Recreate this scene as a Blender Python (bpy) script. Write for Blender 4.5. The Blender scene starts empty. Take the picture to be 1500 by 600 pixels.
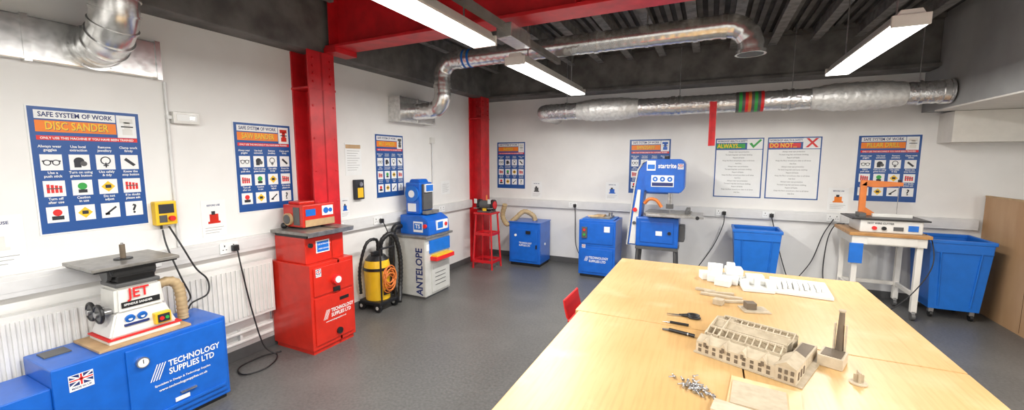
import bpy, bmesh, math, random
from mathutils import Matrix, Vector, Euler
random.seed(4)
scene=bpy.context.scene
try: scene.view_settings.view_transform='Standard'
except Exception: pass

# ------------------------------------------------------------------ materials
def mat(name,col,rough=.5,metal=0.,noise=.06,scale=12.,bump=0.,emis=0.,spec=.5,col2=None,detail=4,stretch=None,coat=0.,ramp=(.35,.68),grain=None,spots=None):
    m=bpy.data.materials.new(name); m.use_nodes=True
    nt=m.node_tree; N=nt.nodes; L=nt.links; b=N['Principled BSDF']
    b.inputs['Roughness'].default_value=rough; b.inputs['Metallic'].default_value=metal
    b.inputs['Specular IOR Level'].default_value=spec
    b.inputs['Coat Weight'].default_value=coat
    tc=N.new('ShaderNodeTexCoord')
    def nz_(sc,st,det):
        mp=N.new('ShaderNodeMapping'); L.new(tc.outputs['Object'],mp.inputs[0])
        if st: mp.inputs['Scale'].default_value=st
        n=N.new('ShaderNodeTexNoise'); n.inputs['Scale'].default_value=sc; n.inputs['Detail'].default_value=det
        L.new(mp.outputs[0],n.inputs['Vector']); return n
    nz=nz_(scale,stretch,detail)
    mx=N.new('ShaderNodeMix'); mx.data_type='RGBA'
    c2=col2 if col2 else tuple(max(0,v*(1-noise*2)) for v in col)
    c1=col if col2 else tuple(min(1,v*(1+noise)) for v in col)
    mx.inputs['A'].default_value=(*c1,1); mx.inputs['B'].default_value=(*c2,1)
    rp=N.new('ShaderNodeValToRGB'); rp.color_ramp.elements[0].position=ramp[0]; rp.color_ramp.elements[1].position=ramp[1]
    L.new(nz.outputs['Fac'],rp.inputs[0]); L.new(rp.outputs[0],mx.inputs['Factor'])
    last=mx.outputs['Result']
    for g in (grain,spots):
        if not g: continue
        sc,st,colr,lo,hi,amt=g
        n=nz_(sc,st,5); r2=N.new('ShaderNodeMapRange'); r2.inputs['From Min'].default_value=lo; r2.inputs['From Max'].default_value=hi; r2.inputs['To Max'].default_value=amt
        L.new(n.outputs['Fac'],r2.inputs['Value'])
        m2=N.new('ShaderNodeMix'); m2.data_type='RGBA'; m2.inputs['B'].default_value=(*colr,1)
        L.new(r2.outputs['Result'],m2.inputs['Factor']); L.new(last,m2.inputs['A']); last=m2.outputs['Result']
    L.new(last,b.inputs['Base Color'])
    if bump:
        bp=N.new('ShaderNodeBump'); bp.inputs['Strength'].default_value=bump; bp.inputs['Distance'].default_value=.01
        L.new(nz.outputs['Fac'],bp.inputs['Height']); L.new(bp.outputs[0],b.inputs['Normal'])
    if emis:
        b.inputs['Emission Color'].default_value=(*col,1); b.inputs['Emission Strength'].default_value=emis
    return m
M={}
M['wall']=mat('painted_wall',(.81,.80,.775),.6,noise=.02,scale=3,bump=.05)
M['floor']=mat('floor_vinyl',(.125,.124,.118),.36,scale=45,detail=8,col2=(.085,.084,.080),bump=.03,spots=(1.6,None,(.165,.162,.152),.5,.75,.55),grain=(140,None,(.30,.29,.27),.66,.74,.8))
M['dark']=mat('dark_beam_paint',(.15,.145,.138),.6,scale=5,noise=.2,bump=.15)
M['ceil']=mat('ceiling_soffit',(.045,.044,.042),.7,scale=4,noise=.3)
M['joist']=mat('joist_paint',(.22,.215,.205),.6,noise=.2)
M['grey']=mat('bulkhead_grey',(.33,.335,.33),.6,scale=3,noise=.06)
M['cream']=mat('cream_paint',(.74,.715,.66),.6,noise=.02)
M['redst']=mat('red_steel_paint',(.58,.012,.018),.38,scale=8,noise=.1,bump=.05)
M['red']=mat('red_machine_paint',(.60,.022,.010),.32,noise=.05,coat=.2)
M['blue']=mat('blue_machine_paint',(.005,.115,.53),.33,noise=.05,coat=.2)
M['bluebin']=mat('blue_bin_plastic',(.010,.15,.58),.4,noise=.04)
M['pblue']=mat('poster_blue',(.012,.078,.29),.35,noise=.02,scale=2)
M['white']=mat('white_print',(.82,.83,.82),.45,noise=.01)
M['enamel']=mat('white_enamel',(.72,.71,.67),.3,noise=.03,coat=.2)
M['rad']=mat('radiator_enamel',(.76,.75,.72),.35,noise=.02)
M['trunk']=mat('trunking_pvc',(.70,.70,.69),.4,noise=.02)
M['black']=mat('black_plastic',(.012,.012,.013),.4,noise=.1)
M['ink']=mat('ink_print',(.02,.022,.03),.5,noise=.02)
M['navy']=mat('navy_print',(.015,.03,.15),.5,noise=.02)
M['orange']=mat('orange_print',(.85,.22,.02),.5,noise=.03)
M['oramuted']=mat('orange_paint',(.70,.20,.04),.45,noise=.05)
M['yellow']=mat('yellow_plastic',(.85,.52,.02),.4,noise=.03)
M['redp']=mat('red_print',(.7,.02,.02),.45,noise=.03)
M['green']=mat('green_print',(.03,.36,.06),.45,noise=.03)
M['galv']=mat('galvanised_steel',(.78,.78,.77),.24,metal=.85,noise=.10,scale=26,bump=.05)
M['foil']=mat('foil_lagging',(.82,.82,.82),.25,metal=.85,noise=.12,scale=34,bump=.8)
M['lagging']=mat('grey_lagging_cloth',(.72,.72,.70),.42,metal=.35,noise=.08,scale=22,bump=1.0)
M['steel']=mat('machined_steel',(.5,.5,.5),.3,metal=.9,noise=.12,scale=20)
M['cast']=mat('cast_table_grey',(.27,.26,.24),.32,metal=.5,noise=.12,scale=20)
M['mgrey']=mat('light_grey_machine',(.56,.56,.53),.4,noise=.03)
M['dgrey']=mat('dark_grey_machine',(.09,.09,.09),.4,noise=.05)
M['hose']=mat('beige_hose',(.45,.33,.18),.5,noise=.1)
M['ply']=mat('plywood_table',(.63,.415,.185),.38,scale=1.6,col2=(.53,.315,.115),detail=5,ramp=(.35,.75),grain=(9,(9,.5,1),(.43,.24,.085),.45,.75,.45),spots=(4,(1,1,1),(.72,.55,.32),.55,.75,.5))
M['plyP']=mat('plywood_panel',(.52,.32,.17),.5,scale=5,stretch=(1,1,.25),col2=(.44,.25,.12),detail=5)
M['wood']=mat('desk_wood',(.52,.27,.09),.4,scale=8,stretch=(1,6,1),col2=(.36,.17,.05))
M['board']=mat('mdf_board',(.50,.33,.17),.55,noise=.08)
M['bsheet']=mat('birch_sheet',(.66,.47,.25),.5,noise=.06,scale=8)
M['card']=mat('laser_cut_card',(.50,.42,.30),.7,scale=30,col2=(.40,.33,.23))
M['cardl']=mat('laser_cut_card_pale',(.58,.50,.37),.7,scale=30,col2=(.48,.40,.29))
M['cardd']=mat('card_edge_dark',(.15,.115,.08),.7,noise=.1)
M['foam']=mat('white_foam',(.80,.80,.77),.7,noise=.02,bump=.1,scale=60)
M['lamp']=mat('lamp_diffuser',(1,.98,.94),.5,emis=7,noise=.0)
M['seam']=mat('seam_dark',(.10,.05,.02),.8)

# ------------------------------------------------------------------ mesh builder
_tc={}
def text_geo(s,align):
    k=(s,align)
    if k in _tc: return _tc[k]
    cu=bpy.data.curves.new('t','FONT'); cu.body=s; cu.size=1; cu.align_x=align; cu.align_y='CENTER'; cu.resolution_u=2; cu.offset=.022
    o=bpy.data.objects.new('t',cu); bpy.context.collection.objects.link(o)
    dg=bpy.context.evaluated_depsgraph_get()
    me=bpy.data.meshes.new_from_object(o.evaluated_get(dg))
    r=([v.co.copy() for v in me.vertices],[tuple(p.vertices) for p in me.polygons])
    bpy.data.objects.remove(o); bpy.data.curves.remove(cu); bpy.data.meshes.remove(me)
    _tc[k]=r; return r
class Ob:
    def __init__(s,name,frame=None):
        s.name=name; s.v=[]; s.f=[]; s.mi=[]; s.sm=[]; s.mats=[]; s.M=frame if frame else Matrix()
    def idx(s,m):
        if m not in s.mats: s.mats.append(m)
        return s.mats.index(m)
    def raw(s,vs,fs,m,smooth=False,T=None):
        k=len(s.v); X=s.M@T if T else s.M; i=s.idx(m)
        s.v+= [X@Vector(v) for v in vs]
        for f in fs: s.f.append(tuple(a+k for a in f)); s.mi.append(i); s.sm.append(smooth)
    def bm(s,b,m,smooth=False,T=None):
        b.verts.index_update()
        s.raw([v.co.copy() for v in b.verts],[[v.index for v in f.verts] for f in b.faces],m,smooth,T); b.free()
    def box(s,x0,x1,y0,y1,z0,z1,m,bev=0,rot=None):
        b=bmesh.new(); bmesh.ops.create_cube(b,size=1)
        for v in b.verts: v.co=Vector((v.co.x*(x1-x0),v.co.y*(y1-y0),v.co.z*(z1-z0)))
        if bev: bmesh.ops.bevel(b,geom=b.edges[:],offset=bev,segments=2,affect='EDGES',profile=.6)
        T=Matrix.Translation(((x0+x1)/2,(y0+y1)/2,(z0+z1)/2))
        if rot: T=T@Euler(rot).to_matrix().to_4x4()
        s.bm(b,m,False,T)
    def prism(s,pts,axis,d0,d1,m,bev=0):
        def P(p,d):
            return {'x':(d,p[0],p[1]),'y':(p[0],d,p[1]),'z':(p[0],p[1],d)}[axis]
        b=bmesh.new(); A=[b.verts.new(P(p,d0)) for p in pts]; B=[b.verts.new(P(p,d1)) for p in pts]
        n=len(pts); b.faces.new(A); b.faces.new(B[::-1])
        for i in range(n): b.faces.new((A[i],B[i],B[(i+1)%n],A[(i+1)%n]))
        bmesh.ops.recalc_face_normals(b,faces=b.faces[:])
        if bev: bmesh.ops.bevel(b,geom=b.edges[:],offset=bev,segments=2,affect='EDGES')
        s.bm(b,m)
    def frus(s,r0,z0,r1,z1,m,bev=0):
        b=bmesh.new()
        A=[b.verts.new((x,y,z0)) for x,y in ((r0[0],r0[2]),(r0[1],r0[2]),(r0[1],r0[3]),(r0[0],r0[3]))]
        B=[b.verts.new((x,y,z1)) for x,y in ((r1[0],r1[2]),(r1[1],r1[2]),(r1[1],r1[3]),(r1[0],r1[3]))]
        b.faces.new(A[::-1]); b.faces.new(B)
        for i in range(4): b.faces.new((A[i],A[(i+1)%4],B[(i+1)%4],B[i]))
        if bev: bmesh.ops.bevel(b,geom=b.edges[:],offset=bev,segments=2,affect='EDGES')
        s.bm(b,m)
    def sweep(s,pts,rad,m,seg=16,cap=True):
        pts=[Vector(p) for p in pts]; n=len(pts)
        R=rad if isinstance(rad,(list,tuple)) else [rad]*n
        T=[(pts[min(i+1,n-1)]-pts[max(i-1,0)]).normalized() for i in range(n)]
        up=Vector((0,0,1)) if abs(T[0].z)<.9 else Vector((1,0,0))
        u=T[0].cross(up).normalized(); vs=[];fs=[]
        for i in range(n):
            u=(u-T[i]*u.dot(T[i])).normalized(); w=T[i].cross(u)
            for k in range(seg):
                a=2*math.pi*k/seg; vs.append(pts[i]+(u*math.cos(a)+w*math.sin(a))*R[i])
        for i in range(n-1):
            for k in range(seg):
                a=i*seg+k; b2=i*seg+(k+1)%seg
                fs.append((a,b2,b2+seg,a+seg))
        s.raw(vs,fs,m,True)
        if cap: s.raw([vs[k] for k in range(seg)]+[vs[(n-1)*seg+k] for k in range(seg)],[tuple(range(seg))[::-1],tuple(range(seg,2*seg))],m,False)
    def ring(s,c,r,rt,m,axis='x'):
        c=Vector(c);A={'x':((0,1,0),(0,0,1)),'y':((1,0,0),(0,0,1)),'z':((1,0,0),(0,1,0))}[axis]
        s.sweep([c+Vector(A[0])*r*math.cos(t*.31416)+Vector(A[1])*r*math.sin(t*.31416) for t in range(21)],rt,m,8)
    def cyl(s,p0,p1,r,m,r2=None,seg=24):
        s.sweep([p0,p1],[r,r if r2 is None else r2],m,seg)
    def ball(s,c,r,m,sc=(1,1,1)):
        b=bmesh.new(); bmesh.ops.create_uvsphere(b,u_segments=16,v_segments=10,radius=r)
        s.bm(b,m,True,Matrix.Translation(c)@Matrix.Diagonal((*sc,1)))
    def text(s,t,o,size,m,xd=(1,0,0),yd=(0,1,0),align='LEFT',sx=1.):
        vs,fs=text_geo(t,align); x=Vector(xd)*size*sx; y=Vector(yd)*size; o=Vector(o)
        s.raw([o+x*v.x+y*v.y for v in vs],fs,m)
    def done(s,loc=None):
        me=bpy.data.meshes.new(s.name+'_mesh'); me.from_pydata([tuple(v) for v in s.v],[],s.f)
        for m in s.mats: me.materials.append(M[m])
        me.polygons.foreach_set('material_index',s.mi); me.polygons.foreach_set('use_smooth',s.sm); me.update()
        o=bpy.data.objects.new(s.name,me); bpy.context.collection.objects.link(o); return o
def smooth(pts,n=8):
    P=[Vector(p) for p in pts]; P=[P[0]*2-P[1]]+P+[P[-1]*2-P[-2]]; out=[]
    for i in range(1,len(P)-2):
        for k in range(n):
            t=k/n; a,b,c,d=P[i-1:i+3]
            out.append(.5*((2*b)+(c-a)*t+(2*a-5*b+4*c-d)*t*t+(3*b-3*c+d-a)*t**3))
    out.append(P[-2]); return out
def ridged(pts,r,step=.03,amp=.004):
    P=[Vector(p) for p in pts]; out=[P[0]]; 
    for a,b in zip(P,P[1:]):
        n=max(1,int((b-a).length/step)); out+=[a.lerp(b,(k+1)/n) for k in range(n)]
    return out,[r+(amp if i%3==0 else 0) for i in range(len(out))]
def arc(c,r,u,w,a0,a1,n=9):
    c=Vector(c);u=Vector(u);w=Vector(w)
    return [c+u*r*math.cos(math.radians(a0+(a1-a0)*i/n))+w*r*math.sin(math.radians(a0+(a1-a0)*i/n)) for i in range(n+1)]
def frame(o,x,y):
    x=Vector(x);y=Vector(y);z=x.cross(y)
    m=Matrix.Identity(4)
    for i in range(3): m[i][0]=x[i];m[i][1]=y[i];m[i][2]=z[i];m[i][3]=o[i]
    return m
def LW(y,z,x=-3.569): return frame((x,y,z),(0,1,0),(0,0,1))
def BW(x,z,y=6.429): return frame((x,y,z),(1,0,0),(0,0,1))

# ------------------------------------------------------------------ room shell
XL,XR,YF,YB,ZC=-3.57,4.0,-2.2,6.43,3.25
def slab(n,a,m):
    o=Ob(n); o.box(*a,m); return o.done()
slab('floor',(XL-.1,XR+.1,YF-.1,YB+.1,-.1,0),'floor')
slab('ceiling',(XL-.1,XR+.1,YF-.1,YB+.1,ZC,ZC+.1),'ceil')
slab('wall_left',(XL-.1,XL,YF,YB,0,ZC),'wall')
slab('wall_back',(XL-.1,XR+.1,YB,YB+.1,0,ZC),'wall')
slab('wall_right',(XR,XR+.1,YF,YB,0,ZC),'wall')
slab('wall_front',(XL-.1,XR+.1,YF-.1,YF,0,ZC),'wall')
o=Ob('ceiling_beam_grey')
o.box(XL,-3.36,YF,YB,2.70,ZC,'dark',.008); o.done()
o=Ob('ceiling_beam_grey'); o.box(-3.355,XR,6.14,YB,2.70,ZC,'dark',.004); o.box(-3.355,XR,6.06,6.14,2.70,2.735,'dark'); o.box(-3.355,XR,6.06,6.14,3.2,ZC-.001,'dark'); o.done()
o=Ob('ceiling_joists')
x=-3.2
while x<2.1:
    o.box(x+.017,x+.033,3.12,6.05,3.10,ZC,'joist'); o.box(x-.02,x+.07,3.12,6.05,3.09,3.10,'joist'); x+=.42
x=-3.2
while x<XR:
    o.box(x,x+.05,YF,2.8,3.12,ZC,'joist'); x+=.42
x=-3.3
while x<2.1:
    o.box(x,x+.05,3.12,6.05,3.225,3.249,'dark'); x+=.10
o.done()
def column(y0,y1):
    o=Ob('steel_column'); xb,xf=-3.569,-3.33; yc=(y0+y1)/2
    o.box(xb,xb+.018,y0,y1,0,2.699,'redst',.003); o.box(xf-.018,xf,y0,y1,0,2.699,'redst',.003)
    o.box(xb,xf,yc-.008,yc+.008,0,2.699,'redst')
    o.box(xb,xf,y0,y1,0,.02,'redst')
    o.box(xb,xf+.004,y0-.005,y1+.005,2.35,2.37,'redst')
    for z in [2.42+.07*i for i in range(4)]:
        for yy in (y0+.05,y1-.05):
            o.cyl((xf,yy,z),(xf+.014,yy,z),.014,'redst',seg=6)
        o.cyl((xf-.1,yc-.008,z),(xf-.1,yc-.022,z),.014,'redst',seg=6)
        o.cyl((xb+.08,yc-.008,z),(xb+.08,yc-.022,z),.014,'redst',seg=6)
    for z in [.4+.3*i for i in range(7)]:
        for yy in (y0+.03,y1-.03): o.ball((xf,yy,z),.011,'redst',(.6,1,1))
    return o.done()
column(2.64,2.93); column(5.77,6.02)
o=Ob('steel_roof_beam')
yc=2.97
o.box(-3.35,XR,yc-.12,yc+.12,2.75,2.775,'redst',.003); o.box(-3.35,XR,yc-.12,yc+.12,3.22,3.249,'redst',.003)
o.box(-3.35,XR,yc-.01,yc+.01,2.77,3.22,'redst')
o.box(-3.355,-3.2,yc-.13,yc+.13,2.701,2.751,'redst',.003)
for x in [-3.3+1.2*i for i in range(6)]: o.box(x,x+.012,yc-.115,yc+.115,2.77,3.22,'redst')
o.done()
o=Ob('bulkhead_beam'); o.box(2.17,XR,3.2,YB-.32,2.24,ZC,'grey'); o.box(2.171,XR,3.2,YB-.32,2.225,2.24,'cream'); o.box(2.17,XR,YB-.32,YB-.001,2.24,2.69,'grey'); o.done()
o=Ob('boxed_duct_casing'); o.box(2.33,XR-.001,6.1,YB-.001,1.89,2.222,'cream',.004); o.done()
o=Ob('plywood_partition'); o.box(2.78,2.80,4.3,6.40,.0,1.29,'plyP'); o.box(2.775,2.815,4.3,6.40,1.29,1.305,'board'); o.box(2.80,2.84,4.3,4.34,0,1.29,'board');o.box(2.80,2.84,6.36,6.40,0,1.29,'board'); 
for y in (4.9,5.6): o.box(2.778,2.781,y,y+.003,0.02,1.28,'seam')
o.done()
o=Ob('trim_trunking_left')
for a,b in ((YF,2.635),(2.935,5.765)):
    o.box(XL+.001,XL+.055,a,b,.925,1.05,'trunk',.004); o.box(XL+.055,XL+.058,a,b,.955,1.02,'trunk',.001)
o.done()
o=Ob('trim_trunking_back'); o.box(XL+.001,2.74,YB-.056,YB-.001,.91,1.035,'trunk',.004); o.box(XL+.06,2.74,YB-.059,YB-.055,.94,1.005,'trunk',.001); o.done()
o=Ob('baseboard_back'); o.box(XL+.001,2.77,YB-.02,YB-.001,.001,.09,'dgrey'); o.done()
o=Ob('baseboard_left'); o.box(XL+.001,XL+.012,YF,2.63,.001,.09,'dgrey'); o.box(XL+.001,XL+.012,2.94,5.76,.001,.09,'dgrey'); o.done()

def socket(Mx,plug=True):
    o=Ob('power_socket',Mx)
    o.box(-.07,.07,-.043,.043,0,.01,'white',.003)
    for sx in (-.035,.035):
        o.box(sx-.004,sx+.004,.012,.026,.01,.0115,'ink'); o.box(sx-.016,sx-.008,-.014,-.008,.01,.0115,'ink'); o.box(sx+.008,sx+.016,-.014,-.008,.01,.0115,'ink'); o.box(sx-.006,sx+.006,.028,.038,.01,.014,'white')
    if plug:
        o.box(.012,.06,-.03,.02,.0115,.045,'black',.006)
    o.done()
for y,pl in ((1.42,False),(1.95,True),(3.62,True),(3.05,False),(4.9,False)): socket(LW(y,.988,XL+.0585),pl)
for x,pl in ((-1.98,True),(.16,True),(.72,True),(1.42,False)): socket(BW(x,.972,YB-.0595),pl)

# ------------------------------------------------------------------ posters
def poster(Mx,w,h,title,mach,seed):
    o=Ob('safety_poster',Mx)
    o.box(0,w,0,h,0,.004,'white'); o.box(.008,w-.008,.008,h-.008,.004,.005,'pblue')
    z=.0055
    def R(x0,x1,y0,y1,m,dz=0): o.box(x0*w,x1*w,h*(1-y1),h*(1-y0),z-.0005+dz,z+dz+.0004,m)
    def T(t,x,y,s,m,al='CENTER',sx=1,dz=.001): o.text(t,(x*w,h*(1-y),z+dz),s*w,m,align=al,sx=sx)
    R(.06,.75,.035,.10,'white'); T('SAFE SYSTEM OF WORK',.405,.068,.075,'navy',sx=.78)
    R(.06,.75,.112,.200,'orange'); T(title,.405,.155,.125,'yellow',dz=.0015,sx=.70); T(title,.409,.158,.125,'navy',dz=.001,sx=.70)
    R(.76,.95,.035,.225,'white')
    R(.79,.92,.06,.10,mach,.0005); R(.83,.89,.09,.17,mach,.0005); R(.81,.91,.15,.20,mach,.0008); R(.80,.92,.125,.135,'ink',.001)
    R(.06,.95,.228,.262,'redp'); T('ONLY USE THIS MACHINE IF YOU HAVE BEEN TRAINED',.5,.247,.036,'white',sx=.92)
    lab=[['Always wear\ngoggles','Use local\nextraction','Remove\njewellery','Clamp work\nfirmly'],['Use a\npush stick','Turn on using\ngreen button','Use safely\n& tidy','Know the\nstop button'],['Turn off\nafter use','Caution\nin use','Do not\nadjust','If in doubt\nplease ask']]
    for r in range(3):
        for c in range(4):
            cx=.155+.232*c; cy=.435+.205*r
            T(lab[r][c],cx,cy-.110,.040,'white',sx=.9)
            R(cx-.088,cx+.088,cy-.062,cy+.062,'white')
            X,Y,Z=cx*w,h*(1-cy),z+.001; u=w*.055
            k=(r,c)
            def disc(x,y,rr,m,dz=0): 
                n=20; o.raw([(X+x*u+rr*u*math.cos(6.2832*i/n),Y+y*u+rr*u*math.sin(6.2832*i/n),Z+dz) for i in range(n)],[tuple(range(n))],m)
            def rect(x0,x1,y0,y1,m,dz=0): o.raw([(X+x0*u,Y+y0*u,Z+dz),(X+x1*u,Y+y0*u,Z+dz),(X+x1*u,Y+y1*u,Z+dz),(X+x0*u,Y+y1*u,Z+dz)],[(0,1,2,3)],m)
            if k==(0,0): rect(-1.35,1.35,.1,.4,'ink'); disc(-.65,-.05,.6,'ink',.0002); disc(.65,-.05,.6,'ink',.0002); disc(-.65,-.05,.42,'white',.0004); disc(.65,-.05,.42,'white',.0004)
            elif k==(0,1): disc(-.1,.2,.85,'ink'); rect(-.9,.2,-1.1,0,'ink',.0001); disc(.6,-.3,.55,'dgrey',.0003)
            elif k==(0,2): disc(0,.35,.9,'ink'); disc(0,.35,.68,'white',.0002); rect(-.12,.12,-1.2,-.1,'ink',.0003); rect(-.45,.45,-.85,-.6,'ink',.0003)
            elif k==(0,3): o.raw([(X-u,Y+.5*u,Z),(X-.6*u,Y+u,Z),(X+1.1*u,Y-.6*u,Z),(X+.6*u,Y-.95*u,Z)],[(0,3,2,1)],'ink')
            elif k in((1,0),(1,3)):
                for q in range(4): rect(-1.15+q*.6,-.70+q*.6,-.9,.9-.12*q,'redp')
                rect(-1.15,1.1,-.1,.1,'dgrey',.0003)
            elif k in((1,1),): disc(0,.3,.75,'green'); rect(-.7,.7,-1.1,-.4,'ink',.0002)
            elif k in((2,0),): disc(0,.4,.7,'redp'); rect(-.9,.9,-1.1,-.3,'ink',.0002)
            elif k in((1,2),(2,1)):
                o.raw([(X-1.2*u,Y,Z),(X,Y-1.2*u,Z),(X+1.2*u,Y,Z),(X,Y+1.2*u,Z)],[(0,1,2,3)],'yellow'); rect(-.5,.5,-.35,.4,'ink',.0003)
            elif k==(2,2): o.raw([(X-u,Y-.7*u,Z),(X-.8*u,Y-u,Z),(X+1.1*u,Y+.6*u,Z),(X+.9*u,Y+.9*u,Z)],[(0,1,2,3)],'ink'); rect(-1,-.2,-1,-.5,'ink')
            else: T('?',cx,cy+.005,.16,'ink',dz=.002)
    return o.done()
poster(LW(.94,1.25),.53,.77,'DISC SANDER','enamel',1)
poster(LW(2.08,1.25),.52,.77,'SAW BANDER','red',2)
poster(LW(3.67,1.24),.50,.77,'BELT SANDER','dgrey',3)
poster(BW(-3.40,1.20),.55,.81,'BUFFERS','enamel',4)
poster(BW(-1.13,1.19),.60,.82,'BANDSAW','blue',5)
poster(BW(1.61,1.19),.60,.81,'PILLAR DRILL','cream',6)
def rules(Mx,w,h,title,tick):
    o=Ob('rules_poster',Mx); o.box(0,w,0,h,0,.004,'white'); o.box(.006,w-.006,.006,h-.006,.004,.005,'pblue')
    o.box(.02,w-.02,.02,h*.80,.005,.006,'white')
    o.box(.02,w*.68,h*.915,h*.97,.005,.006,'white'); o.text('WORKSHOP HEALTH & SAFETY',(.03,h*.942,.0065),.034,'navy',sx=.75)
    o.box(.02,w*.62,h*.825,h*.90,.005,.006,'green' if tick else 'redp'); o.text(title,(.03,h*.862,.0065),.085,'yellow',sx=.75)
    o.box(w*.66,w-.02,h*.81,h*.975,.006,.0065,'white')
    if tick:
        o.raw([(w*.70,h*.90,.0075),(w*.75,h*.915,.0075),(w*.79,h*.870,.0075),(w*.785,h*.825,.0075)],[(0,3,2,1)],'green')
        o.raw([(w*.785,h*.825,.0076),(w*.79,h*.875,.0076),(w*.91,h*.97,.0076),(w*.95,h*.955,.0076)],[(0,3,2,1)],'green')
    else: o.text('X',(w*.82,h*.892,.0075),.16,'redp',align='CENTER',sx=1.1)
    for i in range(15):
        y=h*.765-i*h*.048
        o.text(['Always wear eye protection','Tie back long hair and loose clothing','Report all faults','Keep the floor around you clear at all times','Ask first'][i%5],(w/2,y,.0065),.024,'grey',align='CENTER',sx=.9)
    o.done()
rules(BW(.04,1.18),.59,.82,'ALWAYS...',True); rules(BW(.66,1.18),.60,.82,'DO NOT...',False)
def notice(Mx,w,h,icon=None,hdr=None):
    o=Ob('paper_notice',Mx); o.box(0,w,0,h,0,.002,'white')
    if hdr: o.box(.01,w-.01,h*.84,h*.96,.002,.003,hdr)
    if icon:
        o.box(w*.32,w*.68,h*.40,h*.62,.002,.003,icon); o.box(w*.25,w*.75,h*.36,h*.42,.002,.0035,icon); o.box(w*.4,w*.55,h*.6,h*.7,.002,.0035,'ink')
        o.text('BEFORE USE',(w/2,h*.86,.003),w*.10,'navy',align='CENTER')
    for i in range(3 if icon else 9):
        y=h*(.24-.07*i) if icon else h*(.76-.075*i); o.box(w*.12,w*(.88-.1*(i%3)),y,y+h*.012,.002,.003,'grey')
    o.done()
notice(LW(3.23,1.53),.23,.35,None,'board')
notice(LW(1.80,1.09),.18,.29,'red'); notice(LW(.64,1.08),.24,.31,'enamel'); notice(LW(4.98,1.19),.22,.2)
notice(BW(-2.74,1.06),.19,.28,'dgrey'); notice(BW(-1.47,1.08),.20,.27,'blue'); notice(BW(1.36,1.06),.21,.29,'orange')
notice(LW(3.14,1.07),.12,.22,'blue')
o=Ob('emergency_light',LW(1.65,1.965)); o.box(0,.17,0,.085,0,.05,'enamel',.006); o.box(.02,.15,.02,.065,.05,.053,'white'); o.box(.10,.14,.03,.055,.053,.055,'galv'); o.cyl((-.02,.29,.012),(-.02,-.91,.012),.010,'trunk',seg=10); o.box(-.03,.02,.03,.055,.0,.03,'trunk'); o.done()
def estop(Mx,w,h):
    o=Ob('emergency_stop_switch',Mx); o.box(0,w,0,h,0,.06,'yellow',.008); o.box(w*.15,w*.85,h*.5,h*.88,.06,.064,'ink'); o.box(w*.15,w*.5,h*.12,h*.42,.06,.064,'dgrey'); o.cyl((w*.7,h*.27,.06),(w*.7,h*.27,.085),w*.14,'redp'); o.cyl((w*.3,0,.03),(w*.3,-.03,.03),.008,'black',seg=8); o.done()
estop(LW(1.485,1.235),.13,.17)
o=Ob('key_switch_box',LW(3.32,1.26)); o.box(0,.12,0,.22,0,.05,'ink',.006); o.box(.02,.10,.02,.13,.05,.055,'yellow',.003); o.cyl((.06,.17,.05),(.06,.17,.07),.025,'steel'); o.done()
o=Ob('pull_cord_box',LW(4.72,1.93)); o.box(0,.08,0,.08,0,.04,'enamel',.005); o.cyl((.04,.0,.02),(.04,-.87,.012),.008,'trunk',seg=8); o.done()

def radiator(y0,y1):
    o=Ob('radiator'); x0,x1=XL+.03,XL+.10
    o.box(x0,x0+.02,y0,y1,.36,.83,'rad',.004); o.box(x1-.02,x1,y0,y1,.36,.83,'rad',.004)
    y=y0+.02
    while y<y1-.02:
        o.box(x1,x1+.012,y,y+.018,.39,.80,'rad',.004); y+=.036
    o.box(x0,x1,y0,y1,.825,.835,'rad',.002); o.box(x0,x1,y0-.003,y0+.002,.36,.83,'rad'); o.box(x0,x1,y1-.002,y1+.003,.36,.83,'rad')
    for yy in (y0+.15,y1-.15): o.box(XL+.001,x0,yy,yy+.03,.45,.75,'rad')
    o.cyl((x1-.03,y1-.02,.36),(x1-.03,y1-.02,.28),.011,'steel',seg=10)
    o.done()
radiator(-.2,1.16); radiator(1.22,2.28)
o=Ob('heating_pipe'); o.cyl((XL+.04,-1,.24),(XL+.04,2.28,.24),.016,'rad',seg=12); o.cyl((XL+.04,-1,.16),(XL+.04,2.28,.16),.016,'rad',seg=12)
for y in (-1,0,1,2): o.box(XL+.001,XL+.04,y,y+.02,.14,.26,'rad')
o.done()

# ------------------------------------------------------------------ ducts
o=Ob('ventilation_duct')
o.box(XL+.002,XL+.06,-.3,1.60,2.265,2.51,'galv',.006)
for y in (-.3,.35,.95,1.57): o.box(XL+.001,XL+.066,y,y+.03,2.258,2.518,'galv')
c=Vector((XL+.06,1.25,2.39)); A=arc((XL+.14,1.25,2.64),.25,(0,0,-1),(1,0,0),0,90,5)
seg=[c,c+Vector((.08,0,0))]+A[1:]+[Vector((XL+.39,1.25,3.24))]
o.sweep(seg,.112,'galv',36)
for i in range(1,len(seg)-1):
    d=(seg[i+1]-seg[i-1]).normalized(); o.cyl(seg[i]-d*.006,seg[i]+d*.006,.119,'galv',seg=36)
o.cyl(c,c+Vector((.03,0,0)),.135,'galv'); o.cyl((XL+.39,1.25,2.80),(XL+.39,1.25,2.84),.122,'galv',seg=36)
for i in range(6):
    a=i*1.0472; o.cyl(c+Vector((.03,.126*math.cos(a),.126*math.sin(a))),c+Vector((.035,.126*math.cos(a),.126*math.sin(a))),.006,'steel',seg=6)
o.done()
o=Ob('ventilation_duct')
o.box(XL+.002,-3.39,3.92,4.62,2.17,2.46,'galv',.006)
for y in (3.92,4.25,4.59): o.box(XL+.002,-3.385,y,y+.025,2.165,2.465,'galv')
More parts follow.
